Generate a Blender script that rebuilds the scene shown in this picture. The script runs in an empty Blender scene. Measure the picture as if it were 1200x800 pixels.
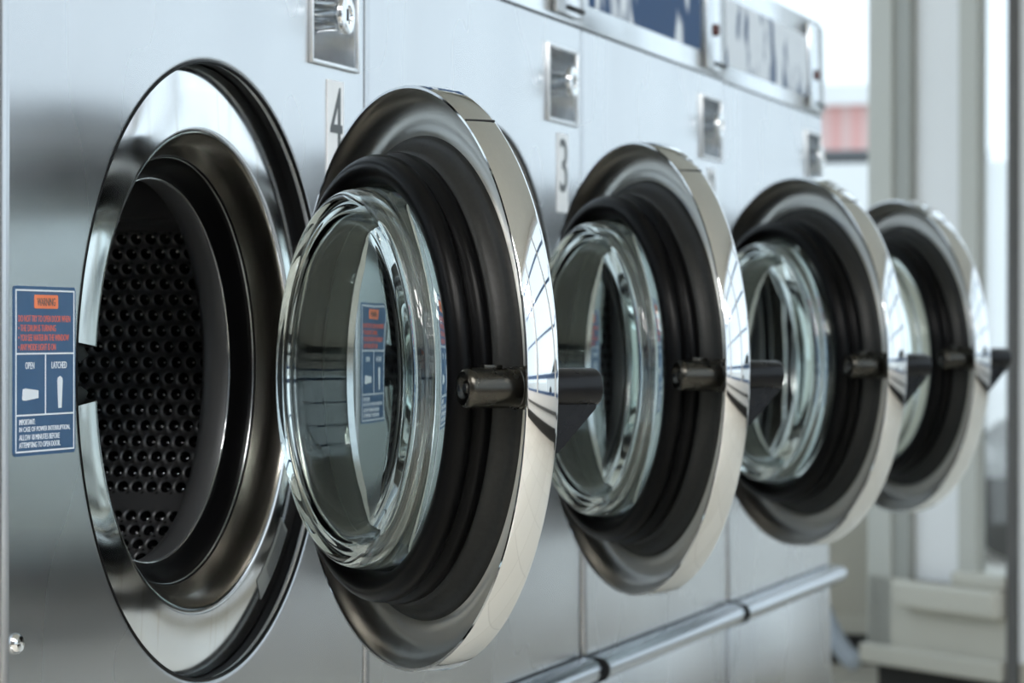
import bpy, bmesh, math, random
from mathutils import Vector, Matrix
sc = bpy.context.scene
C = sc.collection
PI = math.pi
random.seed(4)

# ---------------------------------------------------------------- camera, sky, exposure
H = 0.72                      # camera height above the floor
YAW, PITCH, ROLL, FPX = 0.30718, -0.00246, 0.0015, 3381.2
fw = Vector((math.cos(YAW)*math.cos(PITCH), math.sin(YAW)*math.cos(PITCH), math.sin(PITCH)))
rt = Vector((math.sin(YAW), -math.cos(YAW), 0)); up = rt.cross(fw)
cr, sr = math.cos(ROLL), math.sin(ROLL)
rt, up = rt*cr + up*sr, up*cr - rt*sr
cam = bpy.data.cameras.new('camera'); camo = bpy.data.objects.new('camera', cam); C.objects.link(camo)
M = Matrix((rt, up, -fw)).transposed().to_4x4(); M.translation = Vector((-1.6615, -0.86818, H))
camo.matrix_world = M
cam.sensor_width = 36.0; cam.lens = FPX/1200*36; cam.clip_start = .02; cam.clip_end = 200
cam.dof.use_dof = True; cam.dof.focus_distance = 2.02; cam.dof.aperture_fstop = 10.5
sc.camera = camo
wd = bpy.data.worlds.new('sky'); sc.world = wd; wd.use_nodes = True
wbg = wd.node_tree.nodes['Background']; wbg.inputs[0].default_value = (.79, .90, 1.0, 1); wbg.inputs[1].default_value = 0.60
vs = sc.view_settings
vs.view_transform = 'Standard'; vs.look = 'None'; vs.exposure = 1.45; vs.gamma = 1.0; vs.use_curve_mapping = False
cy = sc.cycles
cy.use_denoising = True; cy.max_bounces = 14; cy.transmission_bounces = 12; cy.glossy_bounces = 8; cy.transparent_max_bounces = 16
cy.sample_clamp_indirect = 8.0; cy.caustics_reflective = True

# ---------------------------------------------------------------- materials
def mat(name, col, rough=.5, metal=0.0, **k):
    m = bpy.data.materials.new(name); m.use_nodes = True
    b = m.node_tree.nodes['Principled BSDF']
    b.inputs['Base Color'].default_value = (*col, 1); b.inputs['Roughness'].default_value = rough; b.inputs['Metallic'].default_value = metal
    for kk, v in k.items(): b.inputs[kk.replace('_', ' ')].default_value = v
    return m
def nodes(m): return m.node_tree.nodes, m.node_tree.links, m.node_tree.nodes['Principled BSDF']
def noise(m, scale=(1,1,1), nscale=5, detail=4, coord='Object'):
    n, l, b = nodes(m)
    tc = n.new('ShaderNodeTexCoord'); mp = n.new('ShaderNodeMapping'); mp.inputs['Scale'].default_value = scale
    nz = n.new('ShaderNodeTexNoise'); nz.inputs['Scale'].default_value = nscale; nz.inputs['Detail'].default_value = detail
    l.new(tc.outputs[coord], mp.inputs[0]); l.new(mp.outputs[0], nz.inputs[0])
    return nz.outputs['Fac']
def ramp(m, fac, lo, hi, c0, c1):
    n, l, b = nodes(m)
    r = n.new('ShaderNodeValToRGB'); r.color_ramp.elements[0].position = lo; r.color_ramp.elements[1].position = hi
    c0 = c0 if hasattr(c0, '__len__') else (c0,)*3; c1 = c1 if hasattr(c1, '__len__') else (c1,)*3
    r.color_ramp.elements[0].color = (*c0, 1); r.color_ramp.elements[1].color = (*c1, 1)
    l.new(fac, r.inputs[0]); return r.outputs[0]
def bump(m, fac, strength, dist=.01, prev=None):
    n, l, b = nodes(m)
    bp = n.new('ShaderNodeBump'); bp.inputs['Strength'].default_value = strength; bp.inputs['Distance'].default_value = dist
    l.new(fac, bp.inputs['Height'])
    if prev: l.new(prev, bp.inputs['Normal'])
    l.new(bp.outputs[0], b.inputs['Normal']); return bp.outputs[0]
def noisy(name, c0, c1, rough, metal=0, nscale=6, scale=(1,1,1), r0=None, r1=None, bmp=None, lo=.1, hi=.9, **k):
    m = mat(name, c0, rough, metal, **k); n, l, b = nodes(m)
    f = noise(m, scale, nscale)
    l.new(ramp(m, f, lo, hi, c0, c1), b.inputs['Base Color'])
    if r0 is not None: l.new(ramp(m, noise(m, scale, nscale*1.7), .1, .9, r0, r1), b.inputs['Roughness'])
    if bmp: bump(m, f, bmp)
    return m

# brushed stainless sheet: grain, slight waviness, smudges
steel = mat('brushed_steel', (.74, .76, .78), .2, 1.0)
n, l, b = nodes(steel)
l.new(ramp(steel, noise(steel, (1.5, 1, 1), 3, 3), .0, 1, (.54, .555, .575), (.68, .695, .71)), b.inputs['Base Color'])
l.new(ramp(steel, noise(steel, (2, 1, 1), 2.2, 2), .0, 1, .20, .34), b.inputs['Roughness'])
tg = n.new('ShaderNodeTangent'); tg.direction_type = 'RADIAL'; tg.axis = 'Z'; l.new(tg.outputs[0], b.inputs['Tangent'])
b.inputs['Anisotropic'].default_value = .55
bump(steel, noise(steel, (1.6, 1, .5), 2.6, 0), .3, .02)

steel2 = noisy('trim_steel', (.62, .64, .66), (.72, .74, .76), .2, 1, 9, r0=.14, r1=.26)
framesteel = noisy('satin_frame_steel', (.78, .79, .80), (.84, .85, .86), .35, .9, 9, r0=.3, r1=.42)
polish = mat('polished_ring_steel', (.78, .79, .80), .1, 1.0)
n, l, b = nodes(polish)
l.new(ramp(polish, noise(polish, (14, 1, 1.2), 6, 4), .55, .72, (.80, .81, .82), (.66, .64, .60)), b.inputs['Base Color'])
l.new(ramp(polish, noise(polish, (3, 3, 1), 7, 4), .35, .7, .08, .17), b.inputs['Roughness'])
chrome = noisy('chrome', (.86, .87, .88), (.80, .81, .82), .05, 1, 12, r0=.03, r1=.07)
dishm = noisy('dish_steel', (.50, .495, .465), (.55, .545, .515), .30, 1, 18, r0=.27, r1=.32)
seatm = noisy('dark_speckled_seat', (.013, .014, .0138), (.027, .028, .027), .45, 0, 220, r0=.35, r1=.5, Specular_IOR_Level=.3)
tubm = noisy('tub_lip_steel', (.30, .285, .255), (.42, .40, .36), .24, 1, 7, scale=(1, 6, 1), r0=.18, r1=.30)
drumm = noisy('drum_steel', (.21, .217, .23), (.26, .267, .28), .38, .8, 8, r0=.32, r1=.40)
holem = noisy('black_perforation', (.004, .004, .005), (.008, .008, .009), .12, 0, 20)
rubber = noisy('black_rubber', (.012, .012, .013), (.03, .03, .032), .42, 0, 40, r0=.34, r1=.5)
gasketm = noisy('dark_gasket_rubber', (.0018, .0018, .0021), (.0032, .0032, .0036), .34, 0, 30, r0=.28, r1=.36, Specular_IOR_Level=.12)
black = noisy('black_enamel', (.003, .003, .0035), (.006, .006, .0065), .4, 0, 20, Specular_IOR_Level=.12)
handlem = noisy('black_gloss_paint', (.004, .004, .005), (.008, .008, .010), .3, 0, 30, r0=.24, r1=.34, Specular_IOR_Level=.3)
latchm = noisy('bronze_black_metal', (.06, .057, .05), (.10, .095, .085), .25, 1, 40, r0=.2, r1=.32)
seam_dark = noisy('dark_gap', (.008, .008, .009), (.014, .014, .015), .7, 0, 20)
railm = noisy('anodised_rail', (.36, .39, .43), (.46, .49, .53), .2, 1, 8, scale=(.3, 1, 1), r0=.16, r1=.26)
white_plate = noisy('white_plate', (.88, .89, .90), (.93, .93, .93), .4, 0, 14)
digitm = noisy('dark_grey_print', (.07, .08, .085), (.11, .12, .125), .5, 0, 30)
lab_blue = noisy('label_navy', (.028, .085, .19), (.045, .115, .24), .4, 0, 60)
lab_white = noisy('label_white', (.74, .80, .88), (.84, .88, .92), .45, 0, 40)
lab_red = noisy('label_red', (.62, .12, .08), (.72, .19, .13), .45, 0, 60)
lab_orange = noisy('label_orange', (.85, .20, .08), (.90, .28, .13), .45, 0, 40)
stickerm = noisy('grey_sticker', (.26, .28, .28), (.36, .38, .37), .4, .4, 20)
wallm = noisy('beige_paint', (.50, .475, .41), (.55, .525, .46), .6, 0, 5)
framem = noisy('grey_green_frame_paint', (.50, .50, .46), (.56, .56, .52), .5, 0, 5)
whitem = noisy('white_paint', (.82, .83, .84), (.88, .88, .89), .5, 0, 4)
basem = noisy('stone_beige_paint', (.56, .54, .48), (.63, .61, .54), .5, 0, 4)
toem = noisy('black_toe_kick', (.008, .008, .009), (.016, .016, .016), .5, 0, 10)
ceilm = noisy('ceiling_tile', (.68, .66, .60), (.74, .72, .66), .8, 0, 8)
blueframe = noisy('blue_frame_paint', (.02, .07, .20), (.03, .10, .26), .35, 0, 8)
slate = noisy('dark_wall_paint', (.07, .075, .08), (.10, .105, .11), .4, 0, 5)
brickm = mat('red_brick', (.5, .16, .13), .8)
n, l, b = nodes(brickm); tc = n.new('ShaderNodeTexCoord'); bk = n.new('ShaderNodeTexBrick'); bk.inputs['Scale'].default_value = 4
bk.inputs[1].default_value = (.74, .40, .38, 1); bk.inputs[2].default_value = (.68, .36, .34, 1); bk.inputs[3].default_value = (.72, .50, .48, 1)
l.new(tc.outputs['Object'], bk.inputs[0]); l.new(bk.outputs[0], b.inputs['Base Color'])
asphalt = noisy('street', (.62, .59, .54), (.68, .65, .60), .8, 0, 3)
vanm = noisy('white_car_paint', (.82, .83, .84), (.88, .88, .88), .2, 0, 3)
darkglass = noisy('dark_glass', (.02, .025, .03), (.03, .035, .04), .05, 0, 3)
hosem = noisy('pale_blue_hose', (.40, .48, .62), (.62, .68, .76), .35, 0, 6)
floorm = mat('floor_tile', (.45, .42, .36), .25)
n, l, b = nodes(floorm); tc = n.new('ShaderNodeTexCoord'); bk = n.new('ShaderNodeTexBrick'); bk.offset = 0; bk.inputs['Scale'].default_value = 1
bk.inputs['Brick Width'].default_value = .3; bk.inputs['Row Height'].default_value = .3; bk.inputs['Mortar Size'].default_value = .004
bk.inputs[1].default_value = (.74, .70, .62, 1); bk.inputs[2].default_value = (.69, .65, .57, 1); bk.inputs[3].default_value = (.60, .56, .49, 1)
l.new(tc.outputs['Object'], bk.inputs[0]); l.new(bk.outputs[0], b.inputs['Base Color'])
glassm = noisy('door_glass', (.89, .98, .95), (.92, .99, .965), .0, 0, 3, Transmission_Weight=1.0, IOR=1.5)
n, l, b = nodes(glassm); b.inputs['Roughness'].default_value = 0.0
bump(glassm, noise(glassm, (1, 1, 1), 16, 1), .02, .004)
panem = bpy.data.materials.new('window_pane'); panem.use_nodes = True; nt = panem.node_tree
nt.nodes.remove(nt.nodes['Principled BSDF']); mx = nt.nodes.new('ShaderNodeMixShader'); tr = nt.nodes.new('ShaderNodeBsdfTransparent')
gl = nt.nodes.new('ShaderNodeBsdfGlossy'); gl.inputs['Roughness'].default_value = .02; fr = nt.nodes.new('ShaderNodeLayerWeight'); fr.inputs[0].default_value = .12
tr.inputs[0].default_value = (.97, .99, .99, 1)
nt.links.new(fr.outputs['Facing'], mx.inputs[0]); nt.links.new(tr.outputs[0], mx.inputs[1]); nt.links.new(gl.outputs[0], mx.inputs[2])
nt.links.new(mx.outputs[0], nt.nodes['Material Output'].inputs[0])
lampm = bpy.data.materials.new('fill_light_diffuser'); lampm.use_nodes = True; nt = lampm.node_tree
b = nt.nodes['Principled BSDF']; b.inputs['Emission Color'].default_value = (1, .98, .95, 1); b.inputs['Emission Strength'].default_value = 8.0
# printed control strip: navy artwork with white figures
def strip_mat(name, lo, hi, sc_):
    m = mat(name, (.5, .6, .7), .5, Specular_IOR_Level=.1); n, l, b = nodes(m)
    l.new(ramp(m, noise(m, (1, 1, .45), sc_, 2), lo, hi, (.012, .06, .17), (.86, .89, .93)), b.inputs['Base Color']); return m
strip_blue = strip_mat('printed_strip_navy', .50, .58, 13)
strip_white = strip_mat('printed_strip_pale', .38, .46, 24)

# ---------------------------------------------------------------- mesh helpers
def obj(name, bm, m, parent=None, smooth=40, loc=None):
    me = bpy.data.meshes.new(name); bmesh.ops.recalc_face_normals(bm, faces=bm.faces[:]) if not getattr(bm, 'keep', False) else None
    bm.to_mesh(me); bm.free()
    for mm in (m if isinstance(m, (list, tuple)) else [m]): me.materials.append(mm)
    if smooth:
        me.shade_smooth(); me.set_sharp_from_angle(angle=math.radians(smooth))
    o = bpy.data.objects.new(name, me); C.objects.link(o)
    if parent: o.parent = parent
    if loc: o.location = loc
    return o
def box(bm, x0, x1, y0, y1, z0, z1, bev=0, seg=2, mtx=None):
    vs_ = [bm.verts.new((x, y, z)) for x in (x0, x1) for y in (y0, y1) for z in (z0, z1)]
    fs = [(0,1,3,2), (4,6,7,5), (0,4,5,1), (2,3,7,6), (0,2,6,4), (1,5,7,3)]
    faces = [bm.faces.new([vs_[i] for i in f]) for f in fs]
    if bev:
        es = list({e for f in faces for e in f.edges})
        r = bmesh.ops.bevel(bm, geom=es, offset=bev, segments=seg, affect='EDGES', profile=.5)
        allv = set(v for v in vs_ if v.is_valid) | {v for f in r['faces'] for v in f.verts}
        vs_ = list(allv)
    if mtx is not None: bmesh.ops.transform(bm, matrix=mtx, verts=[v for v in vs_ if v.is_valid])
def B(*a, **k):
    bm = bmesh.new(); box(bm, *a, **k); return bm
def revolve(bm, prof, cx=0, cz=0, seg=128, skip=None, closed=False):
    """profile of (r, y) turned about the Y axis through (cx, cz)"""
    rings = []
    for r, y in prof:
        if r < 1e-6: v = bm.verts.new((cx, y, cz)); rings.append([v]*seg)
        else: rings.append([bm.verts.new((cx + r*math.cos(2*PI*i/seg), y, cz + r*math.sin(2*PI*i/seg))) for i in range(seg)])
    pr = list(zip(rings, rings[1:])) + ([(rings[-1], rings[0])] if closed else [])
    for a, b_ in pr:
        for i in range(seg):
            j = (i+1) % seg
            if skip and skip((i+.5)*360/seg): continue
            q = []
            for v in (a[i], a[j], b_[j], b_[i]):
                if v not in q: q.append(v)
            if len(q) > 2: bm.faces.new(q)
def R(prof, **k):
    bm = bmesh.new(); revolve(bm, prof, **k); return bm
def arc(cr_, cy_, rad, a0, a1, n_=8):
    return [(cr_ + rad*math.cos(math.radians(a0 + (a1-a0)*i/n_)), cy_ + rad*math.sin(math.radians(a0 + (a1-a0)*i/n_))) for i in range(n_+1)]
def prism(bm, pts, y0, y1, plane='xz'):
    """polygon extruded; pts (a, b): plane xz -> extrude y, plane yz -> extrude x"""
    P = (lambda a, b_, c: (a, c, b_)) if plane == 'xz' else ((lambda a, b_, c: (c, a, b_)) if plane == 'yz' else (lambda a, b_, c: (a, b_, c)))
    A = [bm.verts.new(P(a, b_, y0)) for a, b_ in pts]; Bv = [bm.verts.new(P(a, b_, y1)) for a, b_ in pts]
    bm.faces.new(A); bm.faces.new(Bv[::-1])
    for i in range(len(pts)):
        j = (i+1) % len(pts); bm.faces.new((A[i], A[j], Bv[j], Bv[i]))
def tube(bm, pts, rad, seg=12):
    rings = []
    for i, p in enumerate(pts):
        d = (Vector(pts[min(i+1, len(pts)-1)]) - Vector(pts[max(i-1, 0)])).normalized()
        s = d.orthogonal().normalized() if i == 0 else (s - d*s.dot(d)).normalized()
        t = d.cross(s)
        rr = rad[i] if isinstance(rad, (list, tuple)) else rad
        rings.append([bm.verts.new(Vector(p) + (s*math.cos(2*PI*k/seg) + t*math.sin(2*PI*k/seg))*rr) for k in range(seg)])
    for a, b_ in zip(rings, rings[1:]):
        for k in range(seg): bm.faces.new((a[k], a[(k+1) % seg], b_[(k+1) % seg], b_[k]))
    bm.faces.new(rings[0][::-1]); bm.faces.new(rings[-1])
def text_bm(lines, thick=.0002):
    """lines: (string, x, z, height, width) flat lettering in the XZ plane facing -Y"""
    bm = bmesh.new()
    for s, x, z, h, w in lines:
        cu = bpy.data.curves.new('t', 'FONT'); cu.body = s; cu.size = 1; cu.resolution_u = 3
        to = bpy.data.objects.new('t', cu); C.objects.link(to)
        bpy.context.view_layer.update()
        me = bpy.data.meshes.new_from_object(to.evaluated_get(bpy.context.evaluated_depsgraph_get()))
        bpy.data.objects.remove(to); bpy.data.curves.remove(cu)
        xs = [v.co.x for v in me.vertices]; ys = [v.co.y for v in me.vertices]
        x0, x1, y0, y1 = min(xs), max(xs), min(ys), max(ys)
        sx = w/(x1-x0); sz = h/(y1-y0)
        for v in me.vertices: v.co = (x + (v.co.x-x0)*sx, 0, z + (v.co.y-y0)*sz)
        bm.from_mesh(me); bpy.data.meshes.remove(me)
    g = bmesh.ops.extrude_face_region(bm, geom=bm.faces[:])
    for v in g['geom']:
        if isinstance(v, bmesh.types.BMVert): v.co.y -= thick
    return bm
def tag(o, label=None, cat=None, group=None, kind=None):
    for k, v in (('label', label), ('category', cat), ('group', group), ('kind', kind)):
        if v: o[k] = v
    return o
def struct(name, bm, m, parent=None, label=None, cat=None, smooth=0):
    o = obj(name, bm, m, parent, smooth)
    if not parent: o['kind'] = 'structure'
    return tag(o, label, cat)
def copy_tree(o, parent=None):
    c = o.copy(); C.objects.link(c); c.parent = parent
    for ch in list(o.children): copy_tree(ch, c)
    return c

# ---------------------------------------------------------------- the room
X0, X1, YB, YF, ZT = -3.6, 3.83, .78, -2.25, 3.0       # behind camera, end wall, back wall, storefront, ceiling
struct('floor', B(X0, 4.15, YF, YB+.1, -.1, 0), floorm, None, 'beige square tiled floor of the laundry', 'floor')
struct('ceiling', B(X0, 4.15, YF-.1, YB+.1, ZT, ZT+.1), ceilm, None, 'pale beige ceiling above the washers', 'ceiling')
struct('floor', B(4.15, 4.72, .146, YB+.1, -.1, 0), floorm, None, 'strip of tiled floor in the recess beyond the far washer', 'floor')
struct('ceiling', B(4.15, 4.72, .146, YB+.1, ZT, ZT+.1), ceilm, None, 'ceiling of the recess beyond the far washer', 'ceiling')
wk = struct('wall_back', B(X0, 2.8, YB, YB+.1, 0, ZT), wallm, None, 'beige wall behind the row of washers', 'wall')
struct('wall_below_window', B(2.8, 4.7, YB, YB+.1, 0, .3), wallm, wk)
struct('wall_header', B(2.8, 4.7, YB, YB+.1, 2.6, ZT), wallm, wk)
struct('pier', B(4.55, 4.7, YB, YB+.1, .3, 2.6), wallm, wk)
wk2 = struct('window_20', B(2.8, 4.55, YB+.05, YB+.055, .3, 2.6), panem, None, 'added unseen window in the back wall, letting daylight onto the bay', 'window')  # unseen window added so daylight reaches the bay
struct('mullion', B(3.64, 3.70, YB+.02, YB+.09, .3, 2.6), whitem, wk2)
struct('wall_left', B(X0-.1, X0, YF-.1, YB+.1, 0, ZT), slate, None, 'dark grey wall at the near end of the room', 'wall')
# storefront side (opposite the washers): low dark wall, blue framed windows
wf = struct('wall_front', B(X0, X1, YF-.1, YF, 0, .50), whitem, None, 'white low wall under the shop windows opposite the washers', 'wall')
struct('wall_header', B(X0, X1, YF-.1, YF, 2.90, ZT), whitem, wf)
struct('toe_kick', B(X0, X1, YF, YF+.015, 0, .16), toem, wf)
struct('rubbing_strip', B(X0, X1, YF, YF+.02, .30, .34), slate, wf)
for i, xx in enumerate((X0, -2.3, -1.0, .3, 1.6, 2.9, X1-.08)):
    struct('pier', B(xx, xx+.08, YF-.1, YF+.02, .50, 2.90), whitem, wf)
nwin = 1
for i, (a, c) in enumerate(((-3.52, -2.3), (-2.22, -1.0), (-.92, .3), (.38, 1.6), (1.68, 2.9))):
    w = struct('window_%d' % nwin, B(a, c, YF-.055, YF-.05, .54, 2.90), panem, None, 'clear storefront window with blue glazing bars, opposite the washers', 'window'); nwin += 1
    for z, h in ((.50, .04), (.70, .06), (1.27, .025), (1.86, .03), (2.45, .035)):
        struct('glazing_bar', B(a, c, YF-.075, YF-.03, z, z+h), blueframe, w)
# end wall: angled bay by the washers, then glazed front
def at(px, depth, z=0):           # point seen at image column px, depth metres ahead
    p = Vector((-1.6615, -.86818, 0)) + depth*Vector((math.cos(YAW), math.sin(YAW), 0)) + depth*(px-600)/FPX*Vector((math.sin(YAW), -math.cos(YAW), 0))
    return Vector((p.x, p.y, z))
P = Vector((4.112, .206, 0)); Q = Vector((3.835, -.11, 0)); D = (Q-P).normalized(); N_ = Vector((-D.y, D.x, 0))
if N_.x > 0: N_ = -N_
ang = math.atan2(D.y, D.x)
def bay(s0, s1, n0, n1, z0, z1, bev=0):
    """box along the bay line: s from P to Q, n towards the room"""
    side = 1 if Vector((math.cos(ang+PI/2), math.sin(ang+PI/2), 0)).dot(N_) > 0 else -1
    m_ = Matrix.Translation(P) @ Matrix.Rotation(ang, 4, 'Z')
    a, c = sorted((n0*side, n1*side))
    return B(s0, s1, a, c, z0, z1, bev=bev, mtx=m_)
L = (Q-P).length
wb = struct('wall_bay', bay(0, L, -.12, 0, .07, .235), basem, None, 'stone coloured low wall under the angled bay window at the room end', 'wall')
struct('toe_kick', bay(.005, L, -.12, -.02, 0, .07), toem, wb)
struct('base_trim', bay(-.012, L, 0, .018, .06, .10, .006), basem, wb)
struct('sill', bay(.115, L, -.10, .035, .182, .235, .008), basem, wb)
struct('step_sill', bay(.262, L, -.10, .008, .235, .262, .006), basem, wb)
struct('pillar', bay(-.005, .07, -.10, .0, .07, ZT), framem, wb)
struct('pillar_return', bay(.07, .12, -.10, -.006, .2, ZT), noisy('shaded_frame_paint', (.34, .345, .32), (.38, .385, .36), .5, 0, 5), wb)  # second face of the pillar, its shade painted in as a darker colour
struct('mullion', bay(.262, .315, -.036, -.012, .235, ZT), framem, wb)
wbl = struct('window_%d' % nwin, bay(.12, .262, -.035, -.022, .235, ZT), whitem, None, 'narrow bay window pane covered by a plain white panel', 'window'); nwin += 1
wcl = struct('window_%d' % nwin, bay(.315, L, -.035, -.029, .262, ZT), panem, None, 'narrow clear bay window pane beside the dark post', 'window'); nwin += 1
post = struct('trim_1', B(Q.x-.012, Q.x+.02, Q.y-.022, Q.y, 0, ZT), noisy('dark_grey_post', (.10, .10, .10), (.14, .14, .14), .4), None, 'slim dark grey post at the far right of the picture', 'post')
# end wall beyond the post
we = struct('wall_right', B(X1, X1+.1, YF, -.135, 0, .10), wallm, None, 'low beige kerb under the tall end windows', 'wall')
struct('wall_header', B(X1, X1+.1, YF, -.135, 2.85, ZT), whitem, we)
for y0, y1 in ((-.24, -.135), (-1.0, -.93), (-1.75, -1.68), (YF, YF+.08)):
    struct('pier', B(X1-.01, X1+.1, y0, y1, .1, 2.85), whitem, we)
for y0, y1 in ((-.93, -.24), (-1.68, -1.0), (YF+.08, -1.75)):
    w = struct('window_%d' % nwin, B(X1+.05, X1+.055, y0, y1, .1, 2.85), panem, None, 'clear end window outside the frame edge, facing the street', 'window'); nwin += 1
    struct('glazing_bar', B(X1+.03, X1+.075, y0, y1, .1, .17), whitem, w)
    struct('glazing_bar', B(X1+.03, X1+.075, y0, y1, .62, .68), whitem, w)
# wall A: recessed end wall behind the bay
wa = struct('wall_end', B(4.6, 4.7, P.y-.02, YB, .065, .80), wallm, None, 'beige low wall under the recessed end window beside the far washer', 'wall')
struct('return_wall', B(P.x+.06, 4.7, P.y-.06, P.y-.02, 0, ZT), wallm, wa)
struct('toe_kick', B(4.58, 4.7, P.y-.02, YB, 0, .065), toem, wa)
struct('base_trim', B(4.588, 4.6, P.y-.02, YB, .065, .105), basem, wa)
struct('wall_header', B(4.6, 4.7, P.y-.02, YB, 2.5, ZT), wallm, wa)
w = struct('window_%d' % nwin, B(4.645, 4.65, P.y-.02, YB, .80, 2.5), panem, None, 'clear recessed end window showing a red building', 'window'); nwin += 1
struct('sill', B(4.57, 4.7, P.y-.02, YB, .78, .81), basem, w)
# unseen ceiling panels behind the camera, added as fill light
for i, (xx, yy) in enumerate(((-2.9, -1.55), (-2.9, -.55), (-1.9, -1.55), (-1.9, -.55)  )):
    e = bpy.data.objects.new('fill_light_panel', None); C.objects.link(e); e.location = (xx, yy, ZT)
    obj('frame', B(-.36, .36, -.36, .36, -.05, -.001, bev=.008), whitem, e)
    obj('diffuser', B(-.33, .33, -.33, .33, -.06, -.045, bev=.006), lampm, e)
    tag(e, 'added square fill light panel outside the picture, ' + ('far behind the camera on the window side', 'far behind the camera on the washer side', 'just behind the camera on the window side', 'just behind the camera on the washer side')[i], 'ceiling light', 'added fill lights')

# ---------------------------------------------------------------- outside
struct('street', B(-30, 60, -40, 40, -.32, -.12), asphalt, None, 'grey street outside the windows', 'street')
eb = bpy.data.objects.new('brick_building', None); C.objects.link(eb); eb.location = (15.5, 1.0, -.12)
obj('brick_wall', B(0, 1.2, 1.1, 9, 0, 2.22), brickm, eb, 0)
obj('roof_edge', B(-.1, 1.3, 1.05, 9, 2.22, 2.34), whitem, eb, 0)
for k in range(2): obj('window', B(-.04, .1, 3.4+k*2.7, 4.5+k*2.7, 1.05, 1.7), darkglass, eb, 0)
tag(eb, 'low red brick building across the street, seen blurred through the end window', 'building')
rl = bpy.data.objects.new('street_railing', None); C.objects.link(rl); rl.location = (11.2, 3.2, -.12)
bm = bmesh.new(); tube(bm, [(0, -2.2, 1.64), (0, 2.6, 1.64)], .035); obj('rail', bm, slate, rl)
for yy in (-2, -.6, .8, 2.2):
    bm = bmesh.new(); tube(bm, [(0, yy, 0), (0, yy, 1.7)], .03); obj('post', bm, slate, rl)
tag(rl, 'dark metal railing in front of the red building', 'railing')
def car(loc, rz, label):
    e = bpy.data.objects.new('parked_car', None); C.objects.link(e); e.location = loc; e.rotation_euler.z = rz
    body = [(-2.1, .3), (-2.12, .75), (-1.95, .95), (-1.2, 1.02), (-.55, 1.45), (.95, 1.48), (1.6, 1.05), (2.05, .95), (2.12, .6), (2.1, .3)]
    bm = bmesh.new(); prism(bm, body, -.82, .82); obj('body', bm, vanm, e, 30)
    bm = bmesh.new(); prism(bm, [(-1.0, 1.04), (-.5, 1.38), (.85, 1.40), (1.35, 1.05)], -.84, .84); obj('side_window', bm, darkglass, e, 0)
    for sx in (-1.3, 1.3):
        for sy in (-.74, .74):
            bm = R([(0, -.09), (.25, -.09), (.31, -.06), (.31, .06), (.25, .09), (0, .09)], seg=24); o = obj('wheel', bm, rubber, e); o.location = (sx, sy, .31)
    return tag(e, label, 'car', 'white cars parked outside')
e = bpy.data.objects.new('delivery_van', None); C.objects.link(e); e.location = (9.9, 1.9, -.12); e.rotation_euler.z = math.radians(84)
bm = bmesh.new(); prism(bm, [(-2.3, .32), (-2.32, 1.40), (-2.2, 1.47), (1.0, 1.49), (1.5, 1.02), (2.25, .88), (2.35, .32)], -.85, .85); obj('body', bm, vanm, e, 25)
bm = bmesh.new(); prism(bm, [(.45, 1.05), (.45, 1.38), (.92, 1.38), (1.28, 1.05)], -.87, .87); obj('side_window', bm, darkglass, e, 0)
for sx in (-1.5, 1.5):
    for sy in (-.76, .76):
        o = obj('wheel', R([(0, -.09), (.25, -.09), (.31, -.06), (.31, .06), (.25, .09), (0, .09)], seg=24), rubber, e); o.location = (sx, sy, .31)
tag(e, 'low white van parked before the red building, glimpsed past the far washer', 'van')
car((8.4, -4.4, -.12), math.radians(95), 'white car parked outside the end windows')
car((1.0, -7.0, -.12), math.radians(3), 'white car parked outside the shop windows opposite the washers')

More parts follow.
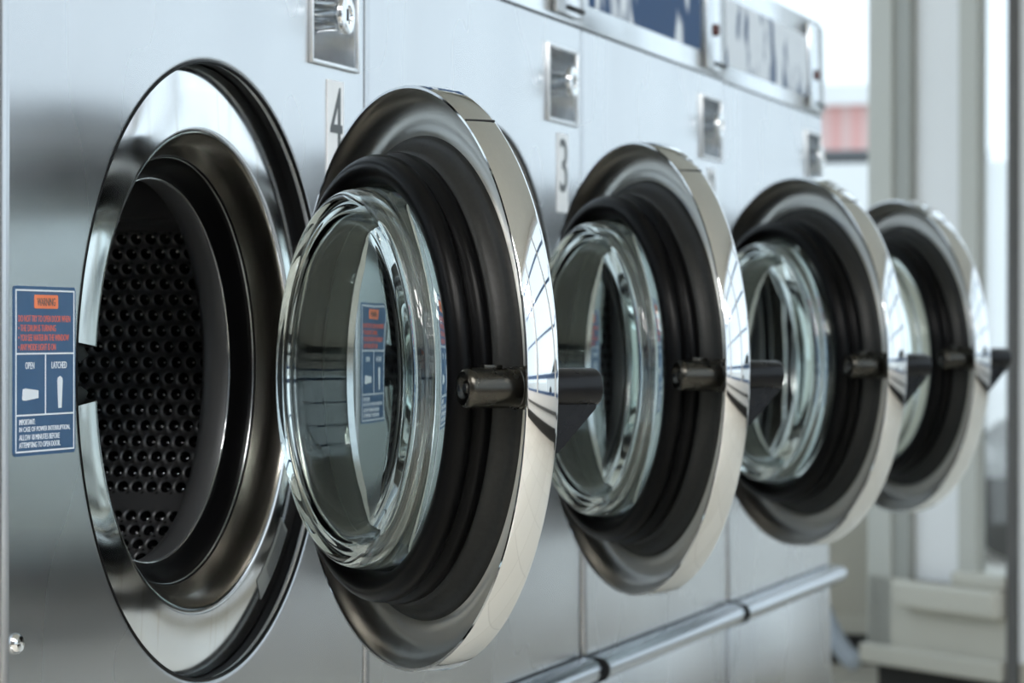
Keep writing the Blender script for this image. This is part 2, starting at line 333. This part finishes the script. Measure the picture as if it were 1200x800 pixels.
# ---------------------------------------------------------------- washing machines
W = .66
CU, CZ = .3363, -.0276 + H
RH = .2311
def z_(v): return v + H
def panel_main():
    """front sheet with the round opening and the rectangular lock pocket; rounded upright edges"""
    bm = bmesh.new()
    xl, xr, zb, zt, zs = .0075, .6525, z_(-.345), z_(.327), z_(.21)
    # lower piece with round hole
    angs = [2*PI*i/192 for i in range(192)]
    angs += [math.atan2(z-CZ, x-CU) % (2*PI) for x in (xl, xr) for z in (zb, zs)]
    angs = sorted(set(angs))
    def outer(a):
        c, s = math.cos(a), math.sin(a); t = 1e9
        if abs(c) > 1e-9: t = min(t, ((xr if c > 0 else xl)-CU)/c)
        if abs(s) > 1e-9: t = min(t, ((zs if s > 0 else zb)-CZ)/s)
        return (CU+c*t, 0, CZ+s*t)
    rings = [[bm.verts.new(outer(a)) for a in angs]]
    for r, y in ((RH+.0045, 0), (RH+.0025, 0), (RH+.0008, .0008), (RH, .0025), (RH, .006)):
        rings.append([bm.verts.new((CU+r*math.cos(a), y, CZ+r*math.sin(a))) for a in angs])
    for a, b_ in zip(rings, rings[1:]):
        for i in range(len(angs)):
            j = (i+1) % len(angs); bm.faces.new((a[i], a[j], b_[j], b_[i]))
    # upper strip with pocket hole
    xs = (xl, .528, .636, xr); zz = (zs, z_(.222), z_(.301), zt)
    for i in range(3):
        for j in range(3):
            if i == 1 and j == 1: continue
            bm.faces.new([bm.verts.new(p) for p in ((xs[i], 0, zz[j]), (xs[i+1], 0, zz[j]), (xs[i+1], 0, zz[j+1]), (xs[i], 0, zz[j+1]))])
    # rounded sides and folded top
    for x, sg in ((xl, -1), (xr, 1)):
        pr = [(x, 0)] + [(x + sg*.0055*math.sin(t), .0055*(1-math.cos(t))) for t in (PI/8, PI/4, 3*PI/8, PI/2)] + [(x + sg*.0055, .03)]
        for z0, z1 in ((zb, zt),):
            col = [[bm.verts.new((a, y, z)) for a, y in pr] for z in (z0, z1)]
            for k in range(len(pr)-1): bm.faces.new((col[0][k], col[0][k+1], col[1][k+1], col[1][k]))
    bm.faces.new([bm.verts.new(p) for p in ((xl-.0055, .0, zt), (xr+.0055, .0, zt), (xr+.0055, .03, zt), (xl-.0055, .03, zt))])
    return bm
def plate(z0, z1, y0=0, y1=.03, b_=.004):
    return B(.002, .658, y0, y1, z0, z1, bev=b_, seg=3)
def drum():
    bm = bmesh.new()
    RD, dth, dy = .25, math.radians(3.07), .0133
    th0 = math.radians(25.3)
    rows = [k for k in range(-1, 24) if k != 17]
    ya, ncol = .104, 12
    def pt(th, y, dep): r = RD + dep; return (CU + r*math.cos(th), y, CZ + r*math.sin(th))
    N = 16
    def rect(k):
        a = 2*PI*(k+.5)/N; c, s = math.cos(a), math.sin(a); t = .5/max(abs(c), abs(s)); return c*t, s*t
    for k in rows:
        th = th0 - k*dth
        off = 0 if k % 2 == 0 else dy/2
        for c in range(ncol):
            y = ya + off + dy*c
            ring = [[bm.verts.new(pt(th + rect(i)[1]*dth, y + rect(i)[0]*dy, 0)) for i in range(N)]]
            for rr, dep in ((.0062, 0), (.0056, .0003), (.0050, .0012), (.0047, .0025), (.0045, .0075), (.0030, .0070), (.0019, .0066), (.0012, .0054)):
                ring.append([bm.verts.new(pt(th + rr*math.sin(2*PI*(i+.5)/N)/RD, y + rr*math.cos(2*PI*(i+.5)/N), dep)) for i in range(N)])
            for a, b_ in zip(ring, ring[1:]):
                for i in range(N):
                    q = bm.faces.new((a[i], a[(i+1) % N], b_[(i+1) % N], b_[i]))
                    if a in ring[3:]: q.material_index = 2 if b_ is ring[-1] else 1
            v = bm.verts.new(pt(th, y, .0049))
            for i in range(N): bm.faces.new((ring[-1][i], ring[-1][(i+1) % N], v)).material_index = 2  # chrome dome added at each hole bottom to make a glint
    # the plain remainder of the cylinder, slightly outside the dimpled sheet, plus back disc
    revolve(bm, [(RD+.02, .09), (RD+.02, .40), (.1, .42), (0, .42)], CU, CZ, 96)
    def strip(tha, thb, y0, y1):
        n_ = max(2, int(abs(tha-thb)/math.radians(3)))
        a = [[bm.verts.new(pt(tha+(thb-tha)*i/n_, yy, 0)) for yy in (y0, y1)] for i in range(n_+1)]
        for i in range(n_): bm.faces.new((a[i][0], a[i][1], a[i+1][1], a[i+1][0]))
    strip(th0-16.5*dth, th0-17.5*dth, .09, .28)
    strip(th0+1.5*dth, th0+12*dth, .09, .28)
    strip(th0-23.5*dth, th0-40*dth, .09, .28)
    return bm
def in_notch(deg, half): return abs(((deg-180+180) % 360)-180) < half

def make_door():
    RD = .2165
    cx = -RD
    dish = R([(.2155, .0005), (.2143, .0012), (.2130, .0), (.2120, -.004), (.2085, -.0105), (.2030, -.0155), (.1960, -.0178), (.1890, -.0178),
              (.1840, -.0168), (.1805, -.0145), (.1785, -.0118)],
             cx=cx, seg=160)
    d = obj('door', dish, dishm, None, 50)
    obj('seal_seat', R([(.1800, -.0140), (.1788, -.0112), (.1772, -.0098), (.1750, -.0088), (.1715, -.0060), (.1690, -.0010), (.1670, .0025), (.1640, .0035), (.150, .0035), (.1490, -.02), (.1490, -.029)], cx=cx, seg=160), seatm, d, 45)
    rim = R([(.2142, .0016), (.2160, .0014), (.2165, .0004), (.2165, -.0206), (.2155, -.0226), (.2120, -.0240), (.2060, -.0246)], cx=cx, seg=192)
    obj('chrome_rim', rim, chrome, d, 50)
    seam = bmesh.new()
    a = math.radians(180-58)
    m_ = Matrix.Translation((cx + .2166*math.cos(a), -.0105, .2166*math.sin(a))) @ Matrix.Rotation(-a+PI/2, 4, 'Y')
    box(seam, -.0006, .0006, -.0115, .0115, -.0006, .0004, mtx=m_); obj('rim_seam', seam, seam_dark, d, 0)
    obj('outer_plate', R([(.2065, -.0244), (.195, -.0275), (.17, -.0300), (.152, -.0300), (.1485, -.0285), (.1485, -.022)], cx=cx, seg=128), steel2, d, 50)
    # black rubber seal in two rolls
    g = [(.163, .001), (.1662, .004), (.1672, .008), (.1662, .0118), (.1630, .0140), (.1618, .0155), (.1630, .0170)] + arc(.1545, .0215, .0105, -20, 150, 12) + [(.1440, .0235), (.1432, .016), (.1436, .004), (.149, .0)]
    obj('door_seal', R(g, cx=cx, seg=160), gasketm, d, 50)
    # thick glass bowl
    out = [(.1440, -.016), (.1432, .004), (.1420, .022), (.1400, .036)] + arc(.1290, .0385, .0105, 5, 80, 8) + [(.122, .0487), (.08, .0470), (0, .0460)]
    inn = [(0, .0402), (.06, .0405), (.09, .0409), (.108, .0411), (.1165, .0405), (.1235, .0384), (.1290, .0345), (.1325, .0290), (.1345, .021), (.1358, .004), (.1365, -.016)]
    gb = R(out + inn, cx=cx, seg=160)
    # close the flange
    bmesh.ops.holes_fill(gb, edges=[e for e in gb.edges if e.is_boundary], sides=0)
    gb2 = bmesh.new(); revolve(gb2, out + inn + [(.1440, -.016)], cx=cx, seg=160); bmesh.ops.remove_doubles(gb2, verts=gb2.verts[:], dist=1e-6); gb.free()
    obj('glass_bowl', gb2, glassm, d, 60)
    # latch barrel on the inside, near the free edge
    lx, lz = cx-.1880, -.004
    bm = bmesh.new(); revolve(bm, [(0, .034), (.0055, .034), (.0062, .0345), (.0085, .0362), (.0115, .0365), (.0135, .0345), (.0140, .0320), (.0140, -.003), (.0148, -.0035), (.0148, -.006), (.0140, -.0065), (.0150, -.009), (.0150, -.016), (0, -.016)], lx, lz, 40)
    obj('latch_barrel', bm, latchm, d, 35)
    bm = bmesh.new(); revolve(bm, [(0, .0352), (.0035, .0352), (.0038, .0335), (0, .0335)], lx, lz, 6); obj('latch_screw', bm, chrome, d, 30)
    box_ = bmesh.new(); box(box_, lx-.004, lx+.004, .008, .022, lz+.0125, lz+.0160, bev=.001); obj('latch_key', box_, latchm, d)
    # handle on the outside: round bar with a triangular web
    hx = cx-.1905
    bm = bmesh.new(); revolve(bm, [(0, -.064), (.0105, -.064), (.0125, -.0632), (.0135, -.061), (.0135, -.026), (.0150, -.0245), (0, -.0245)], hx, lz, 40)
    hd = obj('handle', bm, handlem, d, 35)
    bm = bmesh.new(); prism(bm, [(-.0625, lz-.006), (-.028, lz-.006), (-.028, lz-.046), (-.031, lz-.046), (-.0625, lz-.013)], hx-.007, hx+.007, 'yz')
    bmesh.ops.bevel(bm, geom=bm.edges[:], offset=.0018, segments=2, affect='EDGES'); obj('web', bm, handlem, d, 30)
    # hinge knuckle at the far edge
    bm = bmesh.new(); tube(bm, [(-.006, -.012, -.05), (-.006, -.012, .05)], .007); box(bm, -.03, -.004, -.018, -.010, -.045, .045, bev=.001); obj('hinge', bm, latchm, d, 35)
    return d

def label_part(parent):
    x0, x1, z0, z1 = .0125, .1015, z_(-.0795), z_(.031)
    w, h = x1-x0, z1-z0
    def rr(bm, a, b_, c, d_, y0, y1, r=.003):
        pts = []
        for (cx_, cz_, a0) in ((b_-r, d_-r, 0), (a+r, d_-r, 90), (a+r, c+r, 180), (b_-r, c+r, 270)):
            for k in range(5): t = math.radians(a0+k*22.5); pts.append((cx_+r*math.cos(t), cz_+r*math.sin(t)))
        prism(bm, pts, y0, y1)
    bm = bmesh.new(); rr(bm, x0, x1, z0, z1, -.0006, .0002); lb = obj('warning_label', bm, lab_blue, parent, 0)
    lb['label'] = 'navy warning label with white lines, orange box and small print'
    i = .0022; t = .0011
    bm = bmesh.new()
    a, c, e, f = x0+i, x1-i, z0+i, z1-i
    zl1, zl2 = z_(-.0125), z_(-.0525)
    for q in ((a, c, f-t, f), (a, c, e, e+t), (a, a+t, e, f), (c-t, c, e, f), (a, c, zl1-t, zl1), (a, c, zl2-t, zl2), ((a+c)/2-t/2, (a+c)/2+t/2, zl2, zl1)):
        box(bm, q[0], q[1], -.0009, -.0004, q[2], q[3])
    obj('label_lines', bm, lab_white, lb, 0)
    bm = bmesh.new(); rr(bm, x0+w*.32, x0+w*.70, z1-.0145, z1-.0055, -.0010, -.0004, .0012); obj('orange_box', bm, lab_orange, lb, 0)
    tx = obj('warning_word', text_bm([('WARNING', x0+w*.36, z1-.0127, .0052, w*.29)]), digitm, lb, 0); tx.location.y = -.0010
    y = z1-.0195
    L_ = [('DO NOT TRY TO OPEN DOOR WHEN', .0, .86), ('\u2022 THE DRUM IS TURNING', .0, .62), ('\u2022 YOU SEE WATER IN THE WINDOW', .0, .84), ('\u2022 ANY MODE LIGHT IS ON', .0, .62)]
    for k, (s, o_, ww) in enumerate(L_):
        tx = obj('red_lettering', text_bm([(s, x0+.0062, y-.0062*k-.0038, .0043, w*ww-.002)]), lab_red, lb, 0); tx.location.y = -.0006
    L2 = [('IMPORTANT:', .25), ('IN CASE OF POWER INTERRUPTION,', .82), ('ALLOW 10 MINUTES BEFORE', .65), ('ATTEMPTING TO OPEN DOOR.', .66)]
    ln = [(s, x0+.0075, zl2-.0068-.0050*k, .0037, w*ww) for k, (s, ww) in enumerate(L2)]
    ln += [('OPEN', x0+.016, zl1-.0105, .0045, .0125), ('LATCHED', x0+.0535, zl1-.0105, .0045, .022)]
    for q in ln:
        tx = obj('white_lettering', text_bm([q]), lab_white, lb, 0); tx.location.y = -.0006; tx['label'] = 'white printed words ' + q[0].strip(',.:').lower()
    bm = bmesh.new()
    pz = zl1-.0268
    prism(bm, [(x0+.0115, pz-.003), (x0+.0125, pz+.0032), (x0+.016, pz+.0037), (x0+.034, pz+.0022), (x0+.034, pz-.0028), (x0+.016, pz-.0042), (x0+.0125, pz-.0040)], -.0010, -.0004)
    obj('open_symbol', bm, lab_white, lb, 0)
    bm = bmesh.new(); px_ = x0+.0655
    prism(bm, [(px_-.0022, pz-.0100), (px_-.0036, pz+.008), (px_-.0030, pz+.0100), (px_, pz+.0112), (px_+.0030, pz+.0100), (px_+.0036, pz+.008), (px_+.0022, pz-.0100)], -.0010, -.0004)
    obj('latched_symbol', bm, lab_white, lb, 0)
    return lb

def digit_part(parent, ch):
    x0, x1, z0, z1 = .567, .6045, z_(.128), z_(.211)
    np_ = obj('number_plate', B(x0, x1, -.0012, .0002, z0, z1, bev=.0004, seg=1), white_plate, parent, 0)
    np_['label'] = 'white plate with the dark number ' + ch
    tx = obj('digit', text_bm([(ch, x0+.0055, z1-.0620, .0565, .0275)], .0004), digitm, np_, 0); tx.location.y = -.0012
    return np_

def make_machine():
    e = bpy.data.objects.new('washing_machine', None); C.objects.link(e)
    fp = obj('front_panel', panel_main(), steel, e, 30)
    obj('lower_panel', plate(z_(-.60), z_(-.378)), steel, e)
    # casing behind the fronts
    bm = bmesh.new()
    for q in ((.006, .010, .03, .72, .06, z_(.468)), (.650, .654, .03, .72, .06, z_(.468)), (.006, .654, .03, .72, z_(.464), z_(.468)), (.006, .654, .716, .72, .06, z_(.468)), (.006, .654, .03, .72, .06, .064)):
        box(bm, *q)
    obj('casing', bm, steel2, e, 0)
    obj('plinth', B(.004, .656, .05, .70, 0, .12), toem, e, 0)
    # dark strips set in the gaps, their shade given as colour
    obj('top_gap', B(.004, .656, .008, .030, z_(.323), z_(.333)), seam_dark, e, 0)
    obj('side_gap_shade', B(.6560, .6584, .0012, .03, z_(-.60), z_(.469)), seam_dark, e, 0)
    # control strip
    cp = obj('control_panel', plate(z_(.3295), z_(.470), 0, .03, .0015), steel2, e)
    cs = obj('coin_slot_plate', B(.548, .648, -.006, .0002, z_(.335), z_(.462), bev=.003), steel2, e)
    obj('coin_slot', B(.585, .640, -.0095, -.005, z_(.341), z_(.346), bev=.001), seam_dark, cs)
    bm = bmesh.new(); revolve(bm, [(0, -.012), (.006, -.012), (.008, -.010), (.008, -.005), (0, -.005)], .585, z_(.386), 20); obj('coin_return_button', bm, noisy('dark_red_plastic', (.10, .03, .03), (.14, .05, .045), .4), cs)
    # black collar, polished ring, tub lip, seal, drum
    obj('opening_collar', R([(RH+.010, .0062), (RH-.0002, .0062), (RH-.0004, .0290), (.2280, .0290)], cx=CU, cz=CZ, seg=160), black, e, 50)
    obj('opening_trim', R([(RH-.0001+.0014*math.cos(PI*k/4), .0012+.0016*math.sin(PI*k/4)) for k in range(9)], cx=CU, cz=CZ, seg=160), black, e, 60)
    sk = lambda a: in_notch(a, 5.7)
    obj('polished_ring', R([(.2300, .0300), (.2300, .0145), (.2296, .0130), (.2280, .0124), (.1835, .0102), (.1800, .0104), (.1783, .0112), (.1778, .0132)], cx=CU, cz=CZ, seg=240, skip=sk), polish, e, 40)
    obj('tub_lip', R([(.1778, .0118), (.1770, .0145), (.1700, .0225), (.1690, .0236), (.1655, .0290), (.1625, .0335), (.1612, .0355)], cx=CU, cz=CZ, seg=240, skip=sk), tubm, e, 40)
    obj('tub_seal', R([(.1640, .0345)] + [(.1615, .0340), (.1603, .0355), (.1600, .0375), (.1590, .0390), (.1560, .0430), (.1500, .0475), (.1462, .0500), (.1455, .0520)], cx=CU, cz=CZ, seg=240, skip=sk), gasketm, e, 40)
    obj('seal_edge', R([(.1612+.0013*math.cos(PI*k/5), .0362+.0013*math.sin(PI*k/5)) for k in range(11)], cx=CU, cz=CZ, seg=160, skip=sk), steel2, e, 60)
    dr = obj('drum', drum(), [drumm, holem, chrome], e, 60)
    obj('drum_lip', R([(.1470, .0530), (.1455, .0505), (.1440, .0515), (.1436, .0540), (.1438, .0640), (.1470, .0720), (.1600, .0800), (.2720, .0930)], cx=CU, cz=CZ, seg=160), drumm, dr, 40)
    obj('lip_edge', R([(.1452+.0007*math.cos(PI*k/5), .0503+.0007*math.sin(PI*k/5)) for k in range(11)], cx=CU, cz=CZ, seg=160), chrome, dr, 60)
    bm = bmesh.new()
    a0, a1 = math.radians(27.6), math.radians(44)
    pts = [(CU+r*math.cos(a), CZ+r*math.sin(a)) for r, a in ((.252, a0), (.240, a0+.006), (.215, math.radians(33)), (.205, math.radians(36)), (.215, math.radians(39.5)), (.240, a1-.006), (.252, a1))]
    prism(bm, pts, .105, .30); bmesh.ops.bevel(bm, geom=bm.edges[:], offset=.003, segments=2, affect='EDGES'); obj('lifter', bm, drumm, dr, 35)
    bm = bmesh.new()
    for s in (-1, 1):
        pts = [(CU-.2255, CZ+s*.0125), (CU-.205, CZ+s*.0215), (CU-.188, CZ+s*.0215), (CU-.178, CZ+s*.013), (CU-.190, CZ+s*.0085)]
        prism(bm, pts if s > 0 else pts[::-1], .0175, .0195)
    obj('latch_guard', bm, black, e, 0)
    bm = bmesh.new()   # lock pocket: frame + recess
    a, c, f, g = .528, .636, z_(.222), z_(.301)
    for q in ((a-.001, a+.003, f-.001, g+.001), (c-.004, c+.001, f-.001, g+.001), (a+.003, c-.004, f-.001, f+.003), (a+.003, c-.004, g-.003, g+.001)):
        box(bm, q[0], q[1], -.0035, .0005, q[2], q[3], bev=.0012)
    pk = obj('lock_recess_frame', bm, framesteel, e)
    bm = bmesh.new()
    for q in ((a-.001, a+.0005, .0, .022, f, g), (c-.0005, c+.001, .0, .022, f, g), (a, c, .0, .022, f-.001, f+.0005), (a, c, .0, .022, g-.0005, g+.001), (a, c, .0215, .023, f, g)):
        box(bm, *q)
    obj('recess_box', bm, steel2, pk, 0)
    kx, kz = .574, z_(.264)
    bm = bmesh.new(); revolve(bm, [(.0230, .022), (.0190, .018), (.0150, .013), (.0135, .008), (.0130, .0), (.0134, -.0060), (.0140, -.0090), (.0160, -.0108), (.0166, -.0135), (.0156, -.0165), (.0126, -.0174), (.0080, -.0174), (.0076, -.0160), (0, -.0160)], kx, kz, 48)
    kn = obj('lock_knob', bm, chrome, pk, 35)
    box_ = B(kx-.0012, kx+.0012, -.0166, -.0155, kz-.005, kz+.005); obj('keyhole', box_, seam_dark, pk, 0)
    for dx, dz in ((-.030, -.028), (-.030, .028)):
        bm = bmesh.new(); revolve(bm, [(0, .0155), (.003, .0158), (.0055, .0175), (.0062, .0215), (0, .0215)], kx+dx+.028, kz+dz, 20); obj('recess_screw', bm, chrome, pk, 40)
    # rail under the front panel
    bm = bmesh.new()
    prof = [(.02, z_(-.3470)), (-.012, z_(-.3470)), (-.0215, z_(-.3500)), (-.026, z_(-.3560)), (-.026, z_(-.3640)), (-.022, z_(-.3705)), (-.012, z_(-.3745)), (.02, z_(-.3745))]
    prism(bm, prof, .004, .656, 'yz'); rl_ = obj('kick_rail', bm, railm, e, 50)
    prof2 = [(.02, z_(-.3463)), (-.0125, z_(-.3463)), (-.0222, z_(-.3494)), (-.0267, z_(-.3558)), (-.0267, z_(-.3642)), (-.0226, z_(-.3711)), (-.0122, z_(-.3752)), (.02, z_(-.3752))]
    bm = bmesh.new(); prism(bm, prof2, -.0015, .0040, 'yz'); obj('rail_end_cap', bm, seam_dark, rl_, 0)
    for zz in (-.2, ):
        bm = bmesh.new(); revolve(bm, [(0, -.0012), (.0012, -.0012), (.0016, -.0042), (.0050, -.0038), (.0066, -.0020), (.0070, 0), (.0078, .0003)], .0165, z_(zz), 24); obj('panel_screw', bm, chrome, e, 40)
    label_part(e)
    d = make_door(); d.parent = e
    return e

proto = make_machine()
specs = [  # number, y offset, tilt, door angle, hinge y
    ('4', 0, 0, 43.25, .005, 'stainless washer numbered 4, nearest the camera, with its drum opening in full view'),
    ('3', -.001, 0, 39.1, -.003, 'stainless washer numbered 3, second from the camera, door standing ajar'),
    ('2', -.003, .45, 41.9, -.009, 'stainless washer with navy control strip, third from the camera, between numbers 3 and 1'),
    ('1', -.002, 1.1, 40.5, -.016, 'stainless washer farthest from the camera, at the window end of the row')]
mach = [proto] + [copy_tree(proto) for _ in range(3)]
for i, (num, dy, tilt, th, hy, lab) in enumerate(specs):
    e = mach[i]; t = math.radians(tilt)
    e.location = (i*W, dy - H*math.sin(t)*1.0, 0); e.rotation_euler.x = -t
    tag(e, lab, 'washing machine', 'row of washing machines')
    for ch in e.children:
        if ch.name.split('.')[0] == 'door':
            ch.location = (.51, hy, -.0325 + H); ch.rotation_euler.z = math.radians(th)
            ch['label'] = 'round open door with thick glass bowl, black seal and chrome rim'
    digit_part(e, num)
# things only some machines show
def decal(e, x0, x1, z0, z1, m, label):
    o = obj('control_decal', B(x0, x1, -.0012, .0002, z_(z0), z_(z1)), m, e, 0); o['label'] = label
decal(mach[1], .03, .53, .356, .455, strip_blue, 'navy and white printed control strip')
decal(mach[2], .03, .53, .356, .455, strip_blue, 'navy and white printed control strip')
decal(mach[3], .03, .56, .352, .440, strip_white, 'pale printed control strip with blue marks')
# sticker on the ring of number 4
bm = bmesh.new()
g_ = []
for k in range(13):
    a = math.radians(-57 + k*20/12)
    g_.append([bm.verts.new((CU + r*math.cos(a), .0102 + (r-.1835)*.0022/.0445 - .0004, CZ + r*math.sin(a))) for r in (.1985, .2180)])
for a, c in zip(g_, g_[1:]): bm.faces.new((a[0], a[1], c[1], c[0]))
st = obj('ring_sticker', bm, stickerm, mach[0], 30); st['label'] = 'worn grey sticker with fine print on the ring'
bm = bmesh.new()
for r in (.2035, .2065, .2095, .2125, .2150):
    pts = []
    vv = []
    for k in range(10):
        a = math.radians(-51 + k*13/9)
        vv.append([bm.verts.new((CU + q*math.cos(a), .0102 + (q-.1835)*.0022/.0445 - .0007, CZ + q*math.sin(a))) for q in (r, r+.0012)])
    for a, c in zip(vv, vv[1:]): bm.faces.new((a[0], a[1], c[1], c[0]))
obj('sticker_print', bm, digitm, st, 0)
# neighbouring machine whose edge shows at the left margin
e = bpy.data.objects.new('washing_machine', None); C.objects.link(e); e.location = (-W-.004, .004, 0)
obj('front_panel', plate(z_(-.345), z_(.327)), steel, e); obj('lower_panel', plate(z_(-.60), z_(-.378)), steel, e)
obj('casing', B(.006, .650, .031, .72, .06, z_(.468)), seam_dark, e, 0); obj('plinth', B(.004, .656, .05, .70, 0, .06), toem, e, 0)
obj('kick_rail', B(.004, .650, -.02, .02, z_(-.374), z_(-.347), bev=.006), railm, e)
tag(e, 'sliver of another stainless washer at the extreme left edge', 'washing machine', 'row of washing machines')

# hose on the floor behind the far washer
bm = bmesh.new()
pts = [(4.30, .350 - .09*t, .036 + .135*(1-t)**1.8) for t in [k/14 for k in range(15)]]
tube(bm, pts, [.020]*11 + [.021, .021, .018, .010], 14)
tag(obj('drain_hose', bm, hosem), 'pale blue curved hose on the floor beyond the far washer', 'hose')
